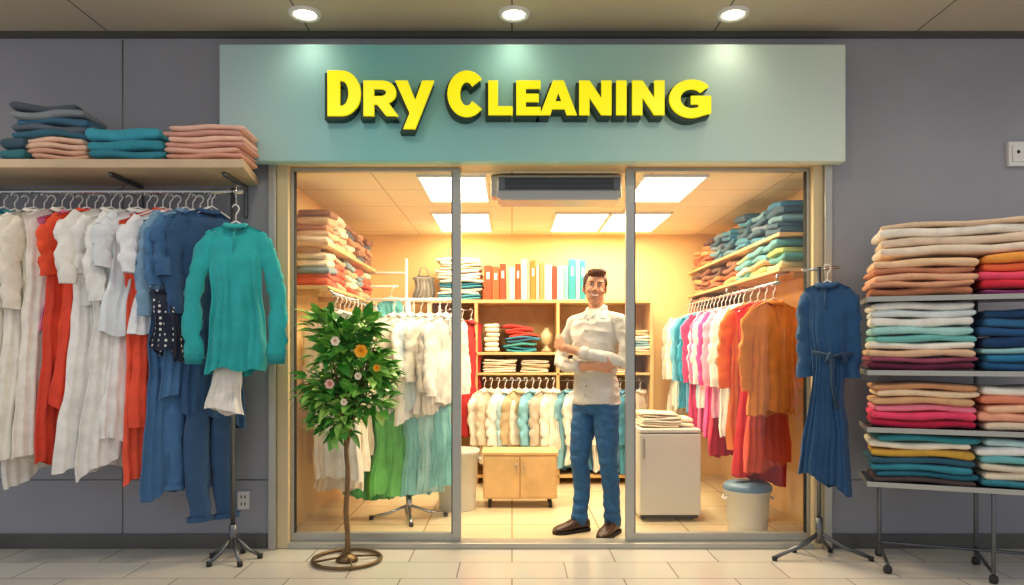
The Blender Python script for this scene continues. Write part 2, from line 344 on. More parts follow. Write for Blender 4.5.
exst(163,241,[('#d79a82',.032),('#e6b39a',.035),('#d99f8b',.03),('#efc2a8',.035),('#d8a18f',.03),('#e9bba6',.03)],3,1.4,1)
mb.obj('folded_clothes')
# ---------------------------------------------------------------- racks
def stand_base(mb,x,y,mat,r=.16,n=4,a0=.5,h=.12):
    for k in range(n):
        a=a0+2*pi*k/n; dx,dy=cos(a),sin(a)
        tube(mb,[(x+dx*.02,y+dy*.02,h),(x+dx*r*.55,y+dy*r*.55,h*.45),(x+dx*r,y+dy*r,.02)],.011,mat,8)
        tube(mb,[(x+dx*r,y+dy*r,.03),(x+dx*r,y+dy*r,.002)],.016,M_black,10)
    tube(mb,[(x,y,h-.05),(x,y,h+.08)],.022,mat,12)
ry=-.27; rz=2.155
mb=MB(); px_=PX(233,ry)
tube(mb,[(-3.5,ry,rz),(px_+.06,ry,rz)],.014,M_chrome,12); tube(mb,[(px_,ry,.1),(px_,ry,rz+.02)],.014,M_steel,12); tube(mb,[(px_,ry,1.0),(px_,ry,1.05)],.019,M_black,12)
tube(mb,[(-3.4,ry,.1),(-3.4,ry,rz)],.013,M_steel,12)
stand_base(mb,px_,ry,M_steel,.15,5,.3,.13); stand_base(mb,-3.4,ry,M_steel,.15,4,.3)
mb.obj('garment_rack')
hc=empty('hanging_clothes')
LST=[(-30,'#e9e4d8',430,.44,1,60),(-18,'#2a6f86',400,.42,1,58),(-7,'#1f7587',380,.40,1,56),(4,'#155a70',395,.38,1,58),(15,'#1f7f8c',300,.36,1,56),(25,'#f0e7d3',425,.40,1,58),(34,'#efe9da',468,.42,0,60),(44,'#f6eedd',462,.42,1,57),(53,'#efe6d2',410,.42,1,55),(62,'#f3ecdc',440,.40,0,58),(71,'#d9709a',345,.36,0,58),(79,'#dd4228',458,.36,0,60),(87,'#f0532c',345,.38,1,55),(95,'#e8452a',420,.34,0,60),
(103,'#cfe0de',400,.36,0,60),(111,'#f5f1e8',466,.44,1,55),(120,'#f4f1ea',320,.44,1,50),(129,'#efebe2',455,.44,0,57),(138,'#f6f3ec',445,.44,1,52),(147,'#e6ebec',340,.44,1,50),(155,'#f5593a',466,.40,0,50),(163,'#ee4f30',440,.36,0,56),(170,'#f2f3f2',330,.42,1,46),(178,'#3f6a94',488,.40,0,54),(186,'#7fa3bd',305,.38,1,50),(193,'#4a78a3',385,.40,1,50),(200,'#35608a',345,.38,1,48),(208,'#2b5279',420,.36,1,50)]
for k,(px,hx,bt,w,sl,yw) in enumerate(LST):
    b=MB(); zt=rz-.105-.012*(k%3); L=zt-PZ(bt,ry)
    garment(b,PX(px,ry),ry,zt,radians(yw-4),cloth(hx),w=w,L=L,sleeve=(.40+.14*sin(k*1.9)) if sl else 0,t=.034,flare=.20,folds=8,seed=k+10,hang=M_white,tilt=radians(2.5*sin(k*3)),skew=.5*sin(k*2.3),sspread=.7)
    tube(b,[(PX(px,ry),ry,zt+.08),(PX(px,ry),ry,rz)],.003,M_chrome,6)
    b.obj('garment_%d'%(k+1),hc)
b=MB(); garment(b,PX(166,ry-.14),ry-.15,PZ(292,ry),radians(20),M_dots,w=.17,L=.36,sleeve=0,t=.03,flare=.15,folds=6,seed=77,collar=False,skew=-.5)
tube(b,[(PX(166,ry-.14),ry-.15,PZ(293,ry)),(PX(168,ry),ry-.04,PZ(250,ry))],.006,M_dots,6); b.obj('polka_dot_scarf',hc)
b=MB(); trousers(b,PX(212,ry),ry,rz-.12,radians(38),cloth('#2f5276'),w=.30,L=rz-.12-PZ(520,ry),seed=3,hang=M_white); b.obj('jeans_1',hc)
b=MB(); trousers(b,PX(184,ry-.06),ry-.03,PZ(330,ry),radians(30),cloth('#4673a0'),w=.28,L=.92,seed=5); b.obj('jeans_2',hc)
b=MB(); yy=ry-.17; zt=PZ(224,yy)
garment(b,PX(236,yy),yy,zt,radians(8),cloth('#25a9a8'),w=.33,L=zt-PZ(372,yy),sleeve=.66,t=.045,flare=.12,folds=6,seed=41,hang=M_white,collar=True,cuff=cloth('#1a8a8c'),sspread=1.4,puff=.85)
garment(b,PX(226,yy)+.0,yy+.02,PZ(358,yy),radians(8),cloth('#efe9dc'),w=.20,L=PZ(358,yy)-PZ(412,yy),sleeve=0,t=.03,flare=.15,folds=5,seed=42,collar=False,wob=.006,skew=-.2)
tube(b,[(PX(236,yy),yy,zt+.10),(PX(236,yy),yy,rz-.0),(PX(236,yy),ry-.005,rz+.018)],.004,M_chrome,6)
b.obj('teal_sweater')
# ---------------------------------------------------------------- plant
def plant():
    e=empty('potted_flowering_tree'); y=-.28; x=PX(347,y)
    mb=MB(); M_tr=pmat('bark','#7a5d3a',.8,0,.2,20,.5,60)
    pts=[(x+.006*sin(k*1.1),y+.004*cos(k*1.3),.02+k*.066) for k in range(16)]
    tube(mb,pts,[.017-.0004*k for k in range(16)],M_tr,10,rough=.2)
    rn=random.Random(8)
    C=Vector((x+.02,y,PZ(378,y)))
    for k in range(26):
        a=rn.uniform(0,6.28); h=rn.uniform(.65,1.0); tip=C+Vector((cos(a)*.15,sin(a)*.15,rn.uniform(-.22,.32)))
        s0=Vector((x,y,h)); tube(mb,[s0,s0.lerp(tip,.5)+Vector((0,0,-.02)),tip],[.008,.005,.003],M_tr,6)
    mb.obj('trunk',e)
    mb=MB(); M_brz=pmat('bronze','#6e5a3c',.4,.7)
    ring=[(x+.195*cos(2*pi*k/40),y+.195*sin(2*pi*k/40),.014) for k in range(40)]
    tube(mb,ring,.011,M_brz,8,closed=True)
    for k in range(4):
        a=.4+k*pi/2; tube(mb,[(x,y,.03),(x+.19*cos(a),y+.19*sin(a),.014)],.007,M_brz,8)
    lathe(mb,[(.0001,.045),(.03,.042),(.06,.02),(.065,.003),(.0001,.002)],x,y,M_brz)
    mb.obj('stand_ring',e)
    mb=MB(); G=[pmat('leaf_%d'%i,h,.34,0,.15,20,sheen=.05) for i,h in enumerate(('#52a23a','#6fb848','#3c8230','#94cc58','#b5d96c'))]
    # foliage built from clumps so that the outline is irregular
    clumps=[(Vector((rn.uniform(-.15,.16),rn.uniform(-.14,.10),zc)),rn.uniform(.085,.125)) for zc in [-.26+.56*i/21 for i in range(22)]]
    clumps+=[(Vector((.20,-.03,.02)),.09),(Vector((-.19,-.02,-.04)),.09),(Vector((.17,0,-.14)),.08),(Vector((-.10,0,.24)),.09),(Vector((.08,-.03,.30)),.07)]
    for k in range(900):
        cc,cr_=clumps[k%len(clumps)]
        while True:
            p=Vector((rn.uniform(-1,1),rn.uniform(-1,1),rn.uniform(-1,1)))
            if .2<p.length<1: break
        q=C+cc+p*cr_*.85; o=(q-C); 
        d=(Vector((o.x*4,o.y*4,o.z*.8+.35))+p*.7+Vector((rn.uniform(-.4,.4),rn.uniform(-.4,.4),rn.uniform(-.6,.4)))).normalized()
        sd=d.cross(Vector((rn.uniform(-.5,.5),rn.uniform(-.5,.5),1))).normalized(); nn=sd.cross(d)
        L=rn.uniform(.07,.115); W=L*rn.uniform(.24,.34); vs=[];prof=[0,.75,1,.8,.45,0]
        for i,w in enumerate(prof):
            t=i/5; c=q+d*L*t-nn*.3*L*t*t
            vs+= [c-sd*W*w+nn*W*.35*w,c,c+sd*W*w+nn*W*.35*w]
        vs=[Vector((v.x,min(v.y,-.06),v.z)) for v in vs]
        fs=[]
        for i in range(5):
            fs+=[(i*3,i*3+1,i*3+4,i*3+3),(i*3+1,i*3+2,i*3+5,i*3+4)]
        mb.add(vs,fs,rn.choice(G[:4] if k%4 else G),True)
    mb.obj('leaves',e)
    mb=MB(); FW=[pmat('petal_cream','#f7ecd2',.6),pmat('petal_yellow','#fbb52a',.6),pmat('petal_pink','#eec0b0',.6)]; M_ct=pmat('flower_center','#d98a1e',.7)
    fl=[(361,351,1.35,1),(335,341,.95,0),(329,384,1.0,2),(358,376,.75,0),(376,368,.75,1),(344,402,.7,0)]
    for px,py,sc,ci in fl:
        yy=y-.25; c=Vector((PX(px,yy),yy+abs(px-350)*.001,PZ(py,yy)))
        stem=Vector((x,y,c.z-.06)); tube(mb,[stem,c+Vector((0,.01,0))],.003,G[2],5)
        for r_,n_,tl in ((1,6,.45),(.7,5,1.0)):
            for k in range(n_):
                a=2*pi*k/n_+r_; d=Vector((cos(a),0,sin(a))); dd=(d*cos(tl)+Vector((0,-1,0))*sin(tl)).normalized(); sd=dd.cross(Vector((0,-1,0))).normalized()
                L=.030*sc*r_; vs=[];pr=[.2,.8,1,.5]
                for i,w in enumerate(pr):
                    cc=c+dd*L*i/3; vs+=[cc-sd*L*.45*w,cc+Vector((0,.004,0))*w,cc+sd*L*.45*w]
                mb.add(vs,[f for i in range(3) for f in ((i*3,i*3+1,i*3+4,i*3+3),(i*3+1,i*3+2,i*3+5,i*3+4))],FW[ci],True)
        ellipsoid(mb,c+Vector((0,-.012,0)),(.005*sc,)*3,M_ct,8,6)
    mb.obj('flowers',e)
plant()
# ---------------------------------------------------------------- right textile shelf
e=empty('textile_display_rack'); al=radians(-20)
MR=Matrix.Translation((PX(868,-.5),-.5,0))@Matrix.Rotation(al,4,'Z')
mb=MB(); SZ=[.50,.80,1.115,1.52]; LX=1.35
for z in SZ:
    box(mb,0,LX,0,.40,z-.018,z,M_steel,MR); box(mb,-.004,LX,-.006,0,z-.024,z+.004,M_alu,MR); box(mb,-.006,0,0,.40,z-.024,z+.004,M_alu,MR)
for x in (.60,1.30):
    tube(mb,[(x,.38,.02),(x,.38,1.52)],.012,M_steel,10,M=MR)
tube(mb,[(.10,.36,.02),(.10,.36,.49)],.012,M_steel,10,M=MR); 
for x in (.10,.60,1.3):
    tube(mb,[(x,.38,.08),(x,.02,.05)],.010,M_steel,8,M=MR)
    for yy in (.02,.38):
        lathe(mb,[(.0001,.0),(.02,.004),(.024,.02),(.02,.04),(.0001,.045)],x,yy,M_black,12,M=MR)
tube(mb,[(.10,.36,.09),(1.3,.36,.09)],.009,M_steel,8,M=MR); tube(mb,[(.60,.02,.05),(.60,.02,.49)],.011,M_steel,8,M=MR)
mb.obj('rack_frame',e,bevel=.002)
mb=MB()
COLS=[[('#4a3a35',.03),('#1f6a7f',.035),('#2b8393',.04),('#24576a',.035),('#d0a03a',.045),('#f2e6cd',.04),('#2f858c',.04)],
[('#c01840',.045),('#ee4068',.045),('#f5849a',.04),('#d8a878',.04),('#f0d2a8',.04),('#c98f60',.035)],
[('#6a1f3a',.045),('#a04a62',.03),('#dfb48f',.04),('#efe6d3',.04),('#6fb8b0',.04),('#a5d6cd',.045),('#f2ede0',.05),('#dfe8e4',.04),('#f5f0e4',.045)],
[('#b9754f',.05),('#e0a078',.035),('#e8b088',.04),('#cc8560',.035),('#f0c69a',.045)]]
COLR=[[('#2f7c8a',.04),('#ecdcc0',.045),('#dfd0b5',.04),('#6fb8b8',.04),('#f5f1e8',.05),('#bfe0de',.04)],
[('#d9c4a8',.045),('#f0a888',.05),('#f5c298',.045),('#e88a68',.045),('#f5ebd7',.05)],
[('#1f5a85',.05),('#2278a0',.045),('#8fc0c0',.03),('#0f3a66',.06),('#1a5080',.045),('#2a6a94',.05),('#123f66',.05)],
[('#8a2f6a',.03),('#e0283a',.05),('#f54a6a',.045),('#f5703f',.045),('#f8a040',.05)]]
for i in range(4):
    p_=(MR@Matrix.Translation((.275,.012,0))).translation
    stack(mb,p_.x,p_.y,SZ[i],al,.50,.36,COLS[i],60+i,1.5,1); p_=(MR@Matrix.Translation((.84,.012,0))).translation
    stack(mb,p_.x,p_.y,SZ[i],al,.58,.36,COLR[i],70+i,1.3,1)
p_=(MR@Matrix.Translation((.62,.03,0))).translation
stack(mb,p_.x,p_.y,SZ[3]+.228,al,1.1,.34,[('#f0dcc2',.05),('#ead0b2',.05),('#f5ebd8',.05),('#e9c9a5',.03)],90,1.6,1)
mb.obj('folded_textiles',e)
mb=MB(); x=PX(1016,0); z=PZ(155,0); box(mb,x-.065,x+.10,-.03,0,z-.075,z+.075,M_white); box(mb,x-.045,x+.08,-.038,-.03,z-.05,z+.05,M_white); ellipsoid(mb,(x-.01,-.037,z+.01),(.012,.005,.012),M_dark,12,6); mb.obj('wall_switch_box',bevel=.006)
mb=MB(); x=PX(244,0); z=PZ(500,0); box(mb,x-.035,x+.035,-.014,0,z-.055,z+.055,M_white)
for dz in (-.022,.022): box(mb,x-.015,x-.008,-.016,-.014,z+dz-.01,z+dz+.01,M_dark); box(mb,x+.008,x+.015,-.016,-.014,z+dz-.01,z+dz+.01,M_dark)
mb.obj('power_outlet',bevel=.002)
# ---------------------------------------------------------------- interior: left wall shelves + clothes
mb=MB()
for z in (1.66,1.95): box(mb,-1.5,-1.22,.3,2.0,z-.025,z,M_wood)
for y in (.4,1.1,1.9):
    for z in (1.66,1.95): box(mb,-1.5,-1.3,y,y+.02,z-.06,z-.025,M_wood)
mb.obj('wall_shelf.001',bevel=.003)
mb=MB(); PAL=[['#e8502a','#c9a078','#e6d2b0','#c8562f','#7a8c90'],['#8b5a40','#c58a60','#54606a','#d9b48a','#e8d9bd','#9a6a48']]
for i,z in enumerate((1.66,1.95)):
    for k in range(5):
        rn=random.Random(i*10+k); n=5
        stack(mb,-1.225,.5+k*.32,z,radians(90),.28,.22,[(rn.choice(PAL[i]),rn.uniform(.038,.055)) for _ in range(n)],i*10+k,2.0,1)
mb.obj('folded_clothes.001')
mb=MB(); tube(mb,[(-1.18,.28,1.60),(-1.18,2.0,1.60)],.011,M_chrome,10)
for y in (.3,1.1,1.95): tube(mb,[(-1.18,y,1.60),(-1.22,y,1.64)],.008,M_chrome,8); 
mb.obj('clothes_rail')
h2=empty('hanging_shirts')
C2=['#f8eedb','#f1e4c8','#f6eedd','#e9d9bb','#f3ecdd','#e0c9a2','#efe3cc','#f0e0c0','#d9b98c','#f4ecda','#7fc0c4','#e9dcc4']
for k,hx in enumerate(C2):
    b=MB(); garment(b,-1.18,.34+k*.13,1.49,radians(-14+5*sin(k*2)),cloth(hx),w=.38,L=1.12+.10*sin(k*1.7),sleeve=.5,t=.035,flare=.05,folds=7,seed=100+k,hang=M_white,sspread=.3)
    b.obj('shirt_%d'%(k+1),h2)
y2=.8; x0,x1=PX(366,y2),PX(452,y2)
mb=MB(); tube(mb,[(x0,y2,1.60),(x1,y2,1.60)],.011,M_white,10); xp=PX(408,y2-.05)
tube(mb,[(xp,y2,.1),(xp,y2,1.60)],.012,M_white,10); stand_base(mb,xp,y2,M_chrome,.27,4,.2,.09)
mb.obj('garment_rack.001')
h3=empty('hanging_clothes.001')
L3=[(372,'#4fae4a',495,'s'),(386,'#68bd55',490,'s'),(394,'#e8e4d6',415,'g'),(403,'#dfd8c8',408,'g'),(412,'#f2eee6',418,'g'),(421,'#cfdde0',410,'g'),(430,'#efe8da',416,'g'),(439,'#d9cfbd',410,'g'),(446,'#f0ebe0',405,'g')]
for k,(px,hx,bt,kd) in enumerate(L3):
    b=MB(); zt=1.49 if kd=='g' else PZ(398,y2)
    garment(b,PX(px,y2),y2,zt,radians(50+8*sin(k*2)),cloth(hx),w=.34 if kd=='g' else .26,L=zt-PZ(bt,y2),sleeve=.42+.08*sin(k) if kd=='g' else 0,t=.032,flare=.08 if kd=='g' else .5,folds=7 if kd=='g' else 10,seed=130+k,hang=M_white,collar=kd=='g',skew=.2*sin(k*2),sspread=.5)
    b.obj('garment_%d'%(k+1),h3)
for k,(px,hx,bt) in enumerate([(358,'#2f9a42',494),(376,'#46b04c',500),(394,'#74c862',497),(414,'#8fd0c8',495),(428,'#b5e0da',493),(440,'#8ccfc9',487)]):
    b=MB(); zt=PZ(396,y2); garment(b,PX(px,y2),y2+.02,zt,radians(25),cloth(hx),w=.20,L=zt-PZ(bt,y2),sleeve=0,t=.05,flare=.25,folds=7,seed=150+k,collar=False,wob=.006)
    tube(b,[(PX(px,y2),y2+.02,zt-.02),(PX(px,y2),y2,1.6)],.003,M_white,6); b.obj('skirt_%d'%(k+1),h3)
mb=MB(); yy=2.0
tube(mb,[(-1.48,yy,1.92),(-.95,yy,1.92),(-.95,yy,1.5)],.014,M_white,10); tube(mb,[(-1.48,yy,1.80),(-1.02,yy,1.80)],.010,M_white,10); tube(mb,[(-.95,yy,2.05),(-.95,yy,.02)],.014,M_white,10); tube(mb,[(-1.3,yy-.02,1.92),(-1.3,yy-.02,1.5)],.01,M_white,10)
stand_base(mb,-.95,yy,M_white,.10)
garment(mb,-1.08,yy-.02,1.70,radians(20),cloth('#5fb0b4'),w=.20,L=.4,sleeve=.2,t=.025,seed=7,hang=M_white,sspread=.2)
mb.obj('hanger_stand')
def bin_(name,x,y,r,h,mat,lid=None):
    mb=MB(); lathe(mb,[(.0001,.0),(r*.84,.0),(r*.86,.01),(r*.98,h-.03),(r*1.04,h-.03),(r*1.05,h),(r*.96,h),(r*.82,.03),(.0001,.03)],x,y,mat,36)
    if lid: lathe(mb,[(r*1.06,h-.015),(r*1.07,h+.012),(r*.95,h+.03),(r*.3,h+.035),(.0001,h+.035)],x,y,lid,36)
    for s in (-1,1): tube(mb,[(x+s*r*1.0,y-.04,h-.06),(x+s*r*1.09,y-.03,h-.075),(x+s*r*1.09,y+.03,h-.075),(x+s*r*1.0,y+.04,h-.06)],.007,mat,8)
    mb.obj(name)
bin_('laundry_bin',PX(456,1.0),1.12,.165,.46,pmat('bin_grey','#d5d3cb',.4))
# back shelf unit
mb=MB(); yb0,yb1=2.12,2.57
X=[PX(430,yb0),PX(476,yb0),PX(558,yb0),PX(652,yb0)]
box(mb,X[0],X[3],yb0,yb1,1.66,1.69,M_wood)
box(mb,X[1],X[3],yb0,yb1,1.185,1.21,M_wood); box(mb,X[1],X[3],yb0,yb1,1.0,1.02,M_wood); box(mb,X[2],X[3],yb0,yb1,.06,.09,M_wood); box(mb,X[1],X[2],yb0,yb1,.06,.09,M_wood)
for x in X: box(mb,x-.014,x+.014,yb0,yb1,0,1.66,M_wood)
box(mb,X[0],X[3],yb1,yb1+.015,0,1.69,M_wood); 
mb.obj('shelving_unit',bevel=.003)
mb=MB(); tube(mb,[(X[1]+.015,2.2,.95),(X[2]-.015,2.2,.95)],.01,M_chrome,8); tube(mb,[(X[2]+.015,2.2,.95),(X[3]-.015,2.2,.95)],.01,M_chrome,8); tube(mb,[(X[0]+.015,2.2,1.6),(X[1]-.015,2.2,1.6)],.01,M_chrome,8); mb.obj('clothes_rail.001')
h4=empty('hanging_shirts.001'); k=0
for px in range(484,556,7):
    b=MB(); hx=['#f3eadb','#d2c4ac','#e9dcc8','#f2eee6','#a9cfd8','#c8b28c','#f1e8d8','#7fbfd0','#e4d8c0','#c9bda8'][k%10]
    garment(b,PX(px,2.0),2.06 if k%2 else 2.1,.87,radians(42+8*sin(k*2)),cloth(hx),w=.28,L=.60+.05*sin(k*2),sleeve=.4,t=.03,folds=6,seed=200+k,hang=M_white,sspread=.4); b.obj('shirt_%d'%(k+1),h4); k+=1
for px,hx in [(568,'#7fb7c9'),(578,'#e9e2d4'),(590,'#5a8fb0'),(604,'#f0e8d8'),(612,'#5aa9b5'),(622,'#6f9fc0'),(632,'#3f86a0'),(642,'#e8dcc8')]:
    b=MB(); garment(b,PX(px,2.1),2.2,.86,radians(45),cloth(hx),w=.30,L=.72+.05*sin(k*2),sleeve=.4,t=.03,folds=4,seed=200+k,hang=M_white,sspread=.3); b.obj('shirt_%d'%(k+1),h4); k+=1
for px,hx,L in [(440,'#c92f2a',1.0),(450,'#8a2a3a',1.05),(462,'#e0452f',1.0),(471,'#b52a2c',1.05)]:
    b=MB(); garment(b,PX(px,2.1),2.14,1.5,radians(50),cloth(hx),w=.3,L=L,sleeve=0,t=.035,folds=6,seed=240+k,hang=M_white); b.obj('dress_%d'%(k+1),h4); k+=1
mb=MB(); rn=random.Random(4); x=PX(484,2.16)
BD=[('#e2431c',.085),('#ea5a2a',.075),('#d8401f',.07),('#c9b48c',.03),('#e9dcc4',.06),('#e04a22',.06),('#e0d4bf',.07),('#b8a58a',.025),('#e07a30',.06),('#d9c9a8',.035),('#e58a50',.05),('#e2d6c2',.08),('#d03a24',.05),('#dcd0b8',.07),('#6aaea8',.05),('#2f9296',.075),('#e0d4bc',.04),('#2b888e',.06)]
sc=(PX(586,2.16)-x)/sum(w for _,w in BD)
for hx,w in BD:
    w*=sc; h=rn.uniform(.30,.385); m=pmat('binder_'+hx[1:],hx,.5,0,.03,10)
    box(mb,x,x+w-.005,2.16,2.44,1.69,1.69+h,m)
    if w>.05: box(mb,x+w*.3,x+w*.65,2.157,2.16,1.69+h*.6,1.69+h*.8,M_white)
    x+=w
mb.obj('ring_binders',bevel=.003)
mb=MB()
stack(mb,PX(459,2.15),2.15,1.69,0,.40,.34,[('#3f8c9c',.05),('#e0d8c6',.06),('#2f7c90',.05),('#dcd0ba',.06),('#ebe6da',.06),('#d8cab0',.05),('#ece6d6',.06)],300,1.8)
stack(mb,PX(520,2.15),2.15,1.212,0,.30,.32,[('#2f8c9c',.05),('#5ab3b0',.045),('#3f7fa0',.04),('#d8402f',.045),('#c9352c',.06)],301,3)
stack(mb,PX(492,2.15),2.15,1.212,0,.13,.3,[('#f0e6d0',.09),('#e9dcc4',.09),('#efe4cc',.08)],302,.6)
for px,cs,s in [(580,['#efe6d5','#e2cdb0','#f2ead9','#8fb5b5','#e8dcc4'],303),(612,['#4f8fa8','#f0e6d2','#e0c8a0','#5a9a9f','#efe6d6'],304),(638,['#e8dcc4','#7fa9b5','#efe6d5','#d9b48a'],305)]:
    stack(mb,PX(px,2.15),2.15,1.212,0,.23,.32,[(c_,.05) for c_ in cs],s,1)
stack(mb,PX(500,2.15),2.15,1.022,0,.30,.32,[('#efe6d5',.04),('#e2cdb0',.04),('#f2ead9',.04)],306,1); stack(mb,PX(535,2.15),2.15,1.022,0,.26,.32,[('#e9dcc4',.04),('#d9c4a0',.04),('#efe6d5',.03)],307,1)
stack(mb,PX(600,2.15),2.15,1.022,0,.6,.32,[('#e9dcc4',.04),('#b9c9c4',.04),('#efe6d5',.04)],308,1)
mb.obj('folded_towels')
mb=MB(); xv=PX(545,2.2)+.015; lathe(mb,[(.0001,1.212),(.045,1.212),(.05,1.23),(.02,1.26),(.018,1.28),(.05,1.30),(.058,1.34),(.055,1.38),(.03,1.41),(.022,1.42),(.03,1.435)],xv,2.25,pmat('ceramic','#c4b490',.3),24); mb.obj('ceramic_vase')
mb=MB(); garment(mb,PX(421,2.1),2.3,1.93,0,cloth('#8f8a80'),w=.22,L=.22,sleeve=0,t=.06,flare=.1,seed=5,collar=False,wob=.004); tube(mb,[(PX(415,2.1),2.3,1.90),(PX(418,2.1),2.3,2.0),(PX(424,2.1),2.3,2.0),(PX(427,2.1),2.3,1.90)],.006,cloth('#8f8a80'),6)
box(mb,PX(408,2.1),X[0]-.002,2.14,2.5,1.67,1.69,M_wood); mb.obj('laundry_bag')
mb=MB(); yc=1.12; xa,xb=PX(483,yc),PX(557,yc); zb=.075; zt=PZ(455,yc)
box(mb,xa,xb,yc,yc+.30,zb,zt,M_wood); box(mb,xa-.01,xb+.01,yc-.01,yc+.31,zt,zt+.02,M_wood); xm=(xa+xb)/2
box(mb,xa+.012,xm-.004,yc-.014,yc,zb+.012,zt-.012,M_wood); box(mb,xm+.004,xb-.012,yc-.014,yc,zb+.012,zt-.012,M_wood)
for s in (-1,1): tube(mb,[(xm+s*.03,yc-.016,zt-.14),(xm+s*.03,yc-.03,zt-.13),(xm+s*.03,yc-.03,zt-.07),(xm+s*.03,yc-.016,zt-.06)],.004,M_chrome,6)
for x in (xa+.05,xb-.05):
    for y in (yc+.05,yc+.25):
        tube(mb,[(x-.012,y,.03),(x+.012,y,.03)],.03,M_black,16); tube(mb,[(x,y,.05),(x,y,zb)],.012,M_steel,8)
mb.obj('rolling_cabinet',bevel=.004)
mb=MB(); yf_=.67; xa,xb=PX(640,yf_),PX(701,yf_); M_fr=pmat('fridge_white','#d9d6cb',.35,0,.02,4)
box(mb,xa,xb,yf_+.05,yf_+.5,.03,.665,M_fr); box(mb,xa,xb,yf_,yf_+.042,.05,.63,M_fr); box(mb,xa,xb,yf_,yf_+.05,.638,.665,M_fr)
box(mb,xa+.01,xb-.01,yf_+.03,yf_+.05,.02,.05,M_dark); box(mb,xa+.02,xa+.035,yf_-.018,yf_,.45,.6,M_alu)
for x in (xa+.04,xb-.04):
    for y in (yf_+.1,yf_+.45): tube(mb,[(x,y,0),(x,y,.03)],.015,M_black,10)
mb.obj('mini_fridge',bevel=.008)
mb=MB(); stack(mb,(xa+xb)/2-.05,yf_+.06,.669,0,.28,.3,[('#efe0c0',.035),('#f2ead6',.035),('#e6d2ae',.03)],310,1.2); stack(mb,(xa+xb)/2+.14,yf_+.1,.669,0,.11,.25,[('#f0e2c8',.06)],311); mb.obj('folded_towels.001')
# right wall shelves
mb=MB()
for z in (1.76,1.99): box(mb,1.72,2.05,.16,2.58,z-.022,z,M_wood)
for y in (.25,1.35,2.5):
    for z in (1.76,1.99): box(mb,1.85,2.05,y,y+.02,z-.06,z-.022,M_wood)
box(mb,1.70,2.05,1.9,2.58,1.45,1.475,M_wood)
mb.obj('wall_shelf.002',bevel=.003)
mb=MB(); P2=[['#7fa35a','#a8b96a','#4f8f8a','#c9c08a','#e0b07a','#efe0c0','#5fa0a5'],['#2f6f8f','#3f7f96','#2f5366','#5f8a9a','#4f9a9f','#6a7a86']]
P3=['#7a4326','#a85a2c','#c9743a','#5e3a28','#d99a5a','#8f5a3a']
for i,z in enumerate((1.76,1.99)):
    for k in range(7):
        rn=random.Random(50+i*10+k); pal=P2[i] if (k<3 or (i==1 and k<5)) else P3
        n=4 if i==0 else rn.choice((4,5,6))
        stack(mb,1.725,.34+k*.335,z,radians(-90),.29,.27,[(rn.choice(pal),rn.uniform(.036,.052)) for _ in range(n)],400+i*10+k,2.4,1)
for k in range(2):
    rn=random.Random(90+k); stack(mb,1.705,2.07+k*.33,1.475,radians(-90),.29,.28,[(rn.choice(P3),.045) for _ in range(5)],440+k,2,1)
mb.obj('folded_clothes.002')
mb=MB(); xr=1.72; zr=1.665; tube(mb,[(xr,.16,zr),(xr,2.5,zr)],.012,M_chrome,10)
for y in (.2,1.3,2.45):
    tube(mb,[(xr,y,zr),(xr,y,zr+.05),(1.80,y,1.736)],.008,M_chrome,8)
mb.obj('clothes_rail.002')
h5=empty('hanging_clothes.002')
L5=[('#f08a2a',.74,1,.40),('#e5502b',1.12,0,.36),('#e03030',1.22,0,.36),('#e0762f',.95,1,.38),('#e2dcd0',.84,1,.38),('#f4eee2',.92,1,.38),('#e8a0b8',.86,1,.40),('#df2648',1.12,0,.38),('#f0509a',.98,1,.42),('#f4e4dc',.82,1,.38),('#ea6fa0',.92,1,.40),('#a8d4e6',.85,1,.4),('#d83a6c',.92,1,.42),('#2f9fc0',.82,1,.4),('#5a9aca',.85,1,.42),('#1f8098',.8,1,.4),('#6fb5cf',.82,1,.42),('#d8e2dc',.8,1,.42),('#f0ead8',.9,1,.42),('#e9dfc8',.9,1,.42)]
for k,(hx,L,sl,w) in enumerate(L5):
    b=MB(); y=.26+k*.108; garment(b,xr-.06*min(1,k/4),y,1.555,radians(22+8*sin(k*1.9)),cloth(hx),w=w,L=L,sleeve=.5 if sl else 0,t=.036,flare=.1 if sl else .3,folds=8,seed=500+k,hang=M_white,sspread=.6,skew=.3*sin(k*2.7)); b.obj('garment_%d'%(k+1),h5)
bin_('laundry_tub',1.60,.42,.15,.30,M_white,pmat('tub_lid','#6d8ea5',.4))
mb=MB(); yo=-.22; xo=PX(819,yo)
tube(mb,[(xo,yo,.1),(xo,yo,1.72)],.013,M_steel,12); tube(mb,[(xo-.1,yo,1.70),(xo+.12,yo,1.72)],.009,M_chrome,8)
for dx,dy in ((-.28,-.05),(.28,-.06),(-.1,.12),(.12,.12)): tube(mb,[(xo,yo,.15),(xo+dx*.5,yo+dy*.5,.07),(xo+dx,yo+dy,.018)],.012,M_steel,8); tube(mb,[(xo+dx,yo+dy,.025),(xo+dx,yo+dy,.001)],.016,M_black,8)
tube(mb,[(xo,yo,.09),(xo,yo,.24)],.02,M_steel,12)
mb.obj('garment_stand')
b=MB(); xn=PX(826,yo-.06); garment(b,xn,yo-.08,PZ(284,yo),radians(-36),cloth('#1f4c76'),w=.25,L=1.16,sleeve=.46,t=.045,flare=.28,waist=.12,folds=7,seed=601,hang=M_white,sspread=.2,skew=-.4)
tube(b,[(xn-.10,yo-.11,1.22),(xn-.0,yo-.160,1.19),(xn+.10,yo-.185,1.21)],[.010,.014,.010],cloth('#173755'),8)
for dx in (-.05,.06): tube(b,[(xn-.01,yo-.17,1.19),(xn+dx*.6,yo-.19,1.21),(xn+dx,yo-.19,1.16),(xn+dx*.5,yo-.18,1.165)],[.008,.014,.014,.006],cloth('#173755'),8)
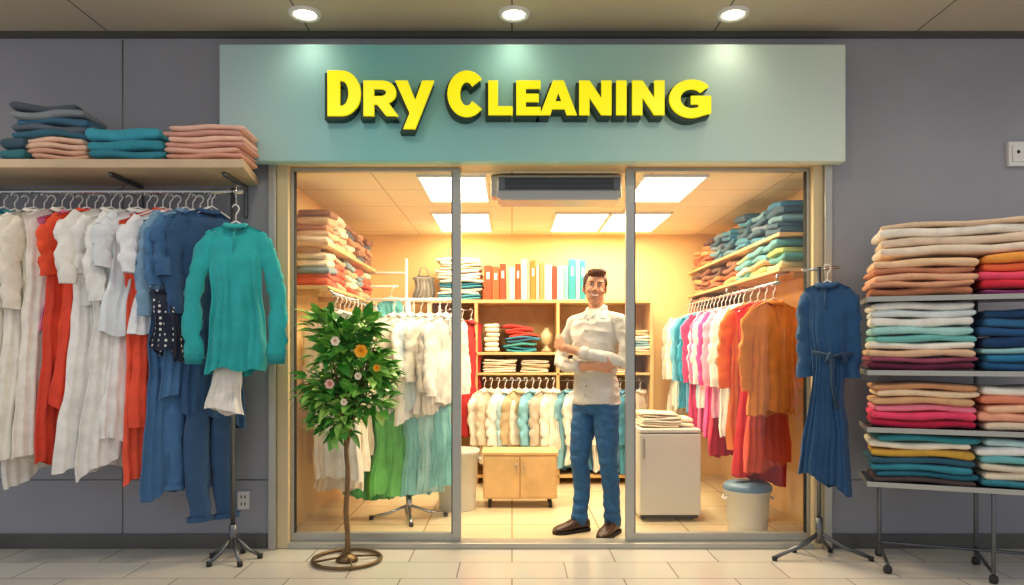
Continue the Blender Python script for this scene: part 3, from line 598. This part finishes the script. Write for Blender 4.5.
tube(b,[(xn-.01,yo-.17,1.19),(xn-.02,yo-.19,1.05),(xn+.01,yo-.19,.9)],[.012,.012,.014],cloth('#173755'),8)
b.obj('navy_dress')
# ---------------------------------------------------------------- man
def build_man(lx,ly,yaw):
    root=empty('man')
    src=MB(); sk=pmat('skin','#cf9370',.5,0,.05,20); sh=pmat('shirt_white','#d0ccc2',.8,0,.03,12,.2,50); jn=pmat('jeans_denim','#2b5c88',.85,0,.22,30,.3,120); hr=pmat('hair_brown','#5f3620',.6,0,.25,60,.6,150)
    def loft(rings,mat,n=36):
        vs=[];fs=[];R=[]
        for a,b in zip(rings,rings[1:]):
            for k in range(6):
                f=k/6; R.append([a[i]*(1-f)+b[i]*f for i in range(5)])
        R.append(rings[-1])
        for cx,cy,z,rx,ry_ in R:
            for k in range(n): a=2*pi*k/n; vs.append((cx+rx*sp(cos(a),.9),cy+ry_*sp(sin(a),.9),z))
        for i in range(len(R)-1):
            for k in range(n): fs.append((i*n+k,i*n+(k+1)%n,(i+1)*n+(k+1)%n,(i+1)*n+k))
        fs.append(tuple(range(n))[::-1]); fs.append(tuple((len(R)-1)*n+k for k in range(n)))
        src.add(vs,fs,mat)
    def limb(pts,rad,mat,n=16,flat=1,up=None):
        P=[];R=[]
        for k in range(len(pts)-1):
            a,b=Vector(pts[k]),Vector(pts[k+1]); m=max(1,int((b-a).length/.015))
            for s_ in range(m): f=s_/m; P.append(a.lerp(b,f)); R.append(rad[k]*(1-f)+rad[k+1]*f)
        P.append(Vector(pts[-1])); R.append(rad[-1]); tube(src,P,R,mat,n,flat=flat,hemi=True,up=up)
    loft([(0,.0,.872,.172,.128),(0,0,.93,.166,.124),(0,0,1.05,.152,.114),(0,-.005,1.2,.166,.122),(0,-.005,1.33,.184,.128),(0,.005,1.42,.174,.110),(0,.012,1.47,.12,.088),(0,.012,1.505,.066,.062)],sh)
    limb([(-.10,.01,1.435),(-.180,.01,1.41)],[.055,.062],sh); limb([(.10,.01,1.435),(.180,.01,1.41)],[.055,.062],sh)
    for s in (-1,1): limb([(0,.075,1.52),(s*.05,.045,1.52),(s*.064,-.005,1.51),(s*.03,-.085,1.455)],[.013,.013,.014,.010],sh,10)
    LE=(.262,-.05,1.150); RE=(-.262,-.05,1.150)
    limb([(.186,.01,1.405),(.240,-.01,1.28),LE],[.058,.052,.045],sh,20); limb([(-.186,.01,1.405),(-.240,-.01,1.28),RE],[.058,.052,.045],sh,20)
    LM=(.03,-.198,1.212); LW=(-.10,-.222,1.245); RM=(-.02,-.172,1.118); RW=(.105,-.178,1.125)
    limb([LE,(.14,-.150,1.182),LM],[.045,.043,.037],sh,20); limb([LM,LW],[.031,.026],sk,16)
    limb([RE,(-.14,-.140,1.120),RM],[.045,.043,.037],sh,20); limb([RM,RW],[.031,.026],sk,16)
    def hand(w,d,pn,curl):
        w=Vector(w); d=Vector(d).normalized(); pn=Vector(pn); pn=(pn-d*pn.dot(d)).normalized(); sd=d.cross(pn)
        limb([w-d*.02,w+d*.02],[.026,.028],sk,12,flat=.75,up=pn)
        for k in range(4):
            o=(k-1.5)*.0205
            limb([w+sd*o*.7,w+sd*o+d*.085],[.014,.0125],sk,10)
            L=(.036,.042,.039,.030)[k]; a=curl
            p0=w+sd*o+d*.085; d1=(d*cos(a)+pn*sin(a)); p1=p0+d1*L; d2=(d*cos(a*2)+pn*sin(a*2)); p2=p1+d2*L*.75
            limb([p0,p1,p2],[.0100,.009,.0075],sk,10)
        t0=w+d*.02-sd*.026; limb([t0,t0+d*.03-sd*.022+pn*.004,t0+d*.062-sd*.028+pn*.012],[.014,.012,.009],sk,10)
    hand((-.112,-.224,1.250),(-.84,.30,.34),(.1,.9,.1),.45)
    hand((.118,-.176,1.127),(.86,.40,.20),(-.1,.9,.1),.35)
    loft([(0,0,.80,.10,.09),(0,0,.86,.148,.112),(0,0,.90,.143,.105)],jn)
    Rf=(-.10,-.06,.075); Lf=(.11,.03,.075)
    limb([(-.080,0,.87),(-.090,-.03,.66),(-.098,-.055,.49),(-.10,-.02,.28),Rf],[.092,.082,.063,.057,.054],jn,24)
    limb([(.080,0,.87),(.093,-.01,.66),(.105,-.015,.49),(.11,.02,.28),Lf],[.092,.082,.063,.057,.054],jn,24)
    HM=Matrix.Translation((.0,-.012,1.655))@Matrix.Rotation(radians(36),4,'Z')@Matrix.Rotation(radians(5),4,'Y')@Matrix.Scale(1.0,4)
    limb([(0,.012,1.45),(0,.0,1.60)],[.055,.052],sk,20)
    def he(c,r,m): ellipsoid(src,c,r,m,28,20,M=HM)
    he((0,.008,.012),(.072,.092,.098),sk); he((0,-.025,-.055),(.058,.064,.062),sk); he((0,-.050,-.100),(.028,.030,.022),sk)
    he((0,-.06,-.03),(.05,.03,.045),sk)
    for s in (-1,1):
        he((s*.038,-.062,-.033),(.022,.020,.018),sk); he((s*.075,.012,-.014),(.009,.017,.030),sk); he((s*.028,-.080,.030),(.024,.010,.008),sk)
    tube(src,[HM@Vector(p) for p in [(0,-.083,.020),(0,-.097,-.006),(0,-.107,-.026)]],[.008,.009,.012],sk,12,hemi=True)
    he((.010,-.094,-.029),(.009,.010,.007),sk); he((-.010,-.094,-.029),(.009,.010,.007),sk)
    he((0,.026,.040),(.080,.090,.086),hr); he((0,-.038,.092),(.060,.048,.028),hr); he((.022,-.052,.099),(.045,.036,.022),hr); he((0,.055,-.02),(.068,.052,.066),hr)
    for s in (-1,1): he((s*.066,.0,.035),(.014,.034,.045),hr); he((s*.069,-.004,.0),(.006,.012,.022),hr)
    me=bpy.data.meshes.new('src'); me.from_pydata([tuple(v) for v in src.v],[],src.f); me.update()
    so=bpy.data.objects.new('tmp_body',me); bpy.context.scene.collection.objects.link(so)
    kd=kdtree.KDTree(len(src.v)); lab=[0]*len(src.v)
    for f,mi in zip(src.f,src.mi):
        for i in f: lab[i]=mi
    for i,v in enumerate(src.v): kd.insert(v,i)
    kd.balance()
    r=so.modifiers.new('r','REMESH'); r.mode='VOXEL'; r.voxel_size=.0045
    s_=so.modifiers.new('s','SMOOTH'); s_.iterations=3; s_.factor=.5
    dg=bpy.context.evaluated_depsgraph_get(); nm=bpy.data.meshes.new_from_object(so.evaluated_get(dg)); bpy.data.objects.remove(so)
    nm.name='body'; nm.materials.clear()
    for m in src.mats: nm.materials.append(m)
    ish=src.mats.index(sh); ij=src.mats.index(jn); ih=src.mats.index(hr)
    vl=[]
    for v in nm.vertices:
        l=lab[kd.find(v.co)[1]]
        if v.co.z<1.05 and l in (ish,ij): l=ish if v.co.z>.868+.006*sin(v.co.x*20) else ij
        vl.append(l)
    nb=[[] for _ in vl]
    for ed in nm.edges: a,b_=ed.vertices; nb[a].append(b_); nb[b_].append(a)
    for it in range(7):
        nl=list(vl)
        for i,ns in enumerate(nb):
            cnt={}
            for j in ns: cnt[vl[j]]=cnt.get(vl[j],0)+1
            cnt[vl[i]]=cnt.get(vl[i],0)+.9
            nl[i]=max(cnt,key=cnt.get)
        vl=nl
    nrm=[v.normal.copy() for v in nm.vertices]
    for v,l,n_ in zip(nm.vertices,vl,nrm):
        c=v.co
        if l==ish:
            q=Vector((c.x*8+c.z*3,c.y*8,c.z*14)); d=.010*(1-2*abs(noise.noise(q)))-.007+.002*noise.noise(c*26)
            if c.z>1.44: d*=.2
            v.co=c+n_*d
        elif l==ij:
            k=1+1.4*max(0,1-abs(c.z-.14)/.12)+.9*max(0,1-abs(c.z-.48)/.1)+.8*max(0,1-abs(c.z-.80)/.08)
            v.co=c+n_*(.006*k*noise.noise(Vector((c.x*10,c.y*10,c.z*24))))
        elif l==ih: v.co=c+n_*(.006*noise.noise(Vector((c.x*70,c.y*22,c.z*40)))+.002)
    for p in nm.polygons:
        p.material_index=vl[p.vertices[0]]; p.use_smooth=True
    nm.update()
    bo=bpy.data.objects.new('body',nm); bpy.context.scene.collection.objects.link(bo); bo.parent=root
    mb=MB(); we=pmat('eye_white','#efe9e2',.3); ir=pmat('iris','#4a3220',.3); lip=pmat('lips','#b8695a',.5); th=pmat('teeth','#f4efe6',.3); pu=pmat('lash','#3a241a',.7); brw=pmat('brow','#5a3420',.8)
    for s in (-1,1):
        ellipsoid(mb,(s*.029,-.0770,.008),(.0125,.009,.0062),we,16,10,M=HM); ellipsoid(mb,(s*.029,-.0842,.008),(.0050,.0030,.0052),ir,12,8,M=HM)
        tube(mb,[(s*.029+o*.014,-.0862+abs(o)*.006,.0140-abs(o)*.005) for o in (-1,-.5,0,.5,1)],.0014,pu,6,M=HM)
        tube(mb,[(s*.014,-.0915,.025),(s*.030,-.0905,.0285),(s*.047,-.080,.025)],[.0020,.0024,.0014],brw,8,M=HM,hemi=True)
    mo=[(-.026,-.083,-.056),(-.014,-.0905,-.0645),(0,-.0925,-.0675),(.014,-.0905,-.0645),(.026,-.083,-.056)]
    tube(mb,[(x,y+.001,z+.003) for x,y,z in mo],[.0012,.0042,.0050,.0042,.0012],th,8,M=HM)
    tube(mb,[(x,y,z-.003) for x,y,z in mo],[.001,.0026,.0034,.0026,.001],lip,8,M=HM); tube(mb,[(x,y,z+.0078-abs(x)*.16) for x,y,z in mo],[.001,.0017,.0022,.0017,.001],lip,8,M=HM)
    mb.obj('face_features',root)
    mb=MB()
    def cuffr(p,d,r):
        p=Vector(p);d=Vector(d).normalized(); tube(mb,[p-d*.036,p-d*.028,p+d*.012,p+d*.016],[r*.93,r,r,r*.86],sh,20)
    cuffr(LM,Vector(LW)-Vector((.14,-.150,1.182)),.0425); cuffr(RM,Vector(RW)-Vector((-.14,-.14,1.12)),.0425)
    mb.obj('shirt_cuffs',root)
    mb=MB(); 
    for z in (1.43,1.36,.99,.93): ellipsoid(mb,(0,{1.43:-.102,1.36:-.132,.99:-.122,.93:-.129}[z],z),(.006,.004,.006),pmat('button','#9a917e',.4),10,6)
    mb.obj('buttons',root)
    shoe=pmat('shoe_leather','#4a2e1e',.4,0,.1,20); sole=pmat('shoe_sole','#1b1410',.7)
    for i,(f,yw) in enumerate(((Rf,-22),(Lf,10))):
        mb=MB(); M=Matrix.Translation((f[0],f[1],0))@Matrix.Rotation(radians(yw),4,'Z')
        prof=[(.075,.026,.05),(.07,.036,.085),(.045,.042,.10),(.0,.043,.105),(-.04,.042,.088),(-.09,.047,.068),(-.14,.047,.056),(-.175,.038,.045),(-.195,.022,.034),(-.2,.008,.026)]
        vs=[];fs=[];n=20
        for yy,hw,h in prof:
            for k in range(n):
                a=2*pi*k/n; vs.append((hw*sp(cos(a),.8),yy,.018+(h-.018)*.5*(1+sp(sin(a),.75))))
        for a_ in range(len(prof)-1):
            for k in range(n): fs.append((a_*n+k,a_*n+(k+1)%n,(a_+1)*n+(k+1)%n,(a_+1)*n+k))
        fs.append(tuple(range(n))); fs.append(tuple((len(prof)-1)*n+k for k in range(n))[::-1]); mb.add(vs,fs,shoe,True,M)
        top=[(hw*1.06+.002,yy) for yy,hw,h in prof]; ol=[(x,y) for x,y in top]+[(-x,y) for x,y in top[::-1]]; m=len(ol)
        vs=[(x,y,.0) for x,y in ol]+[(x,y,.022) for x,y in ol]; fs=[tuple(range(m)),tuple(range(m,2*m))[::-1]]+[(k,(k+1)%m,m+(k+1)%m,m+k) for k in range(m)]
        mb.add(vs,fs,sole,False,M)
        for k in range(4): tube(mb,[(-.018,-.035-k*.018,.096-k*.008),(0,-.035-k*.018,.101-k*.008),(.018,-.035-k*.018,.096-k*.008)],.0025,sole,6,M=M)
        mb.obj('shoe_%d'%(i+1),root)
    root.location=(lx,ly,0); root.rotation_euler=(0,0,radians(yaw))
build_man(PX(596,.40),.40,-40)
# ---------------------------------------------------------------- camera, world
cam=bpy.data.cameras.new('camera'); cam.sensor_width=36; cam.lens=F/1024*36; cam.shift_y=57.5/1024
co=bpy.data.objects.new('camera',cam); co.location=(0,-D,CZ); co.rotation_euler=(pi/2,0,0); bpy.context.scene.collection.objects.link(co); bpy.context.scene.camera=co
w=bpy.data.worlds.new('world'); bpy.context.scene.world=w; w.use_nodes=True
bg=w.node_tree.nodes['Background']; bg.inputs[0].default_value=(.90,.92,1,1); bg.inputs[1].default_value=.66
bpy.context.scene.view_settings.view_transform='Standard'
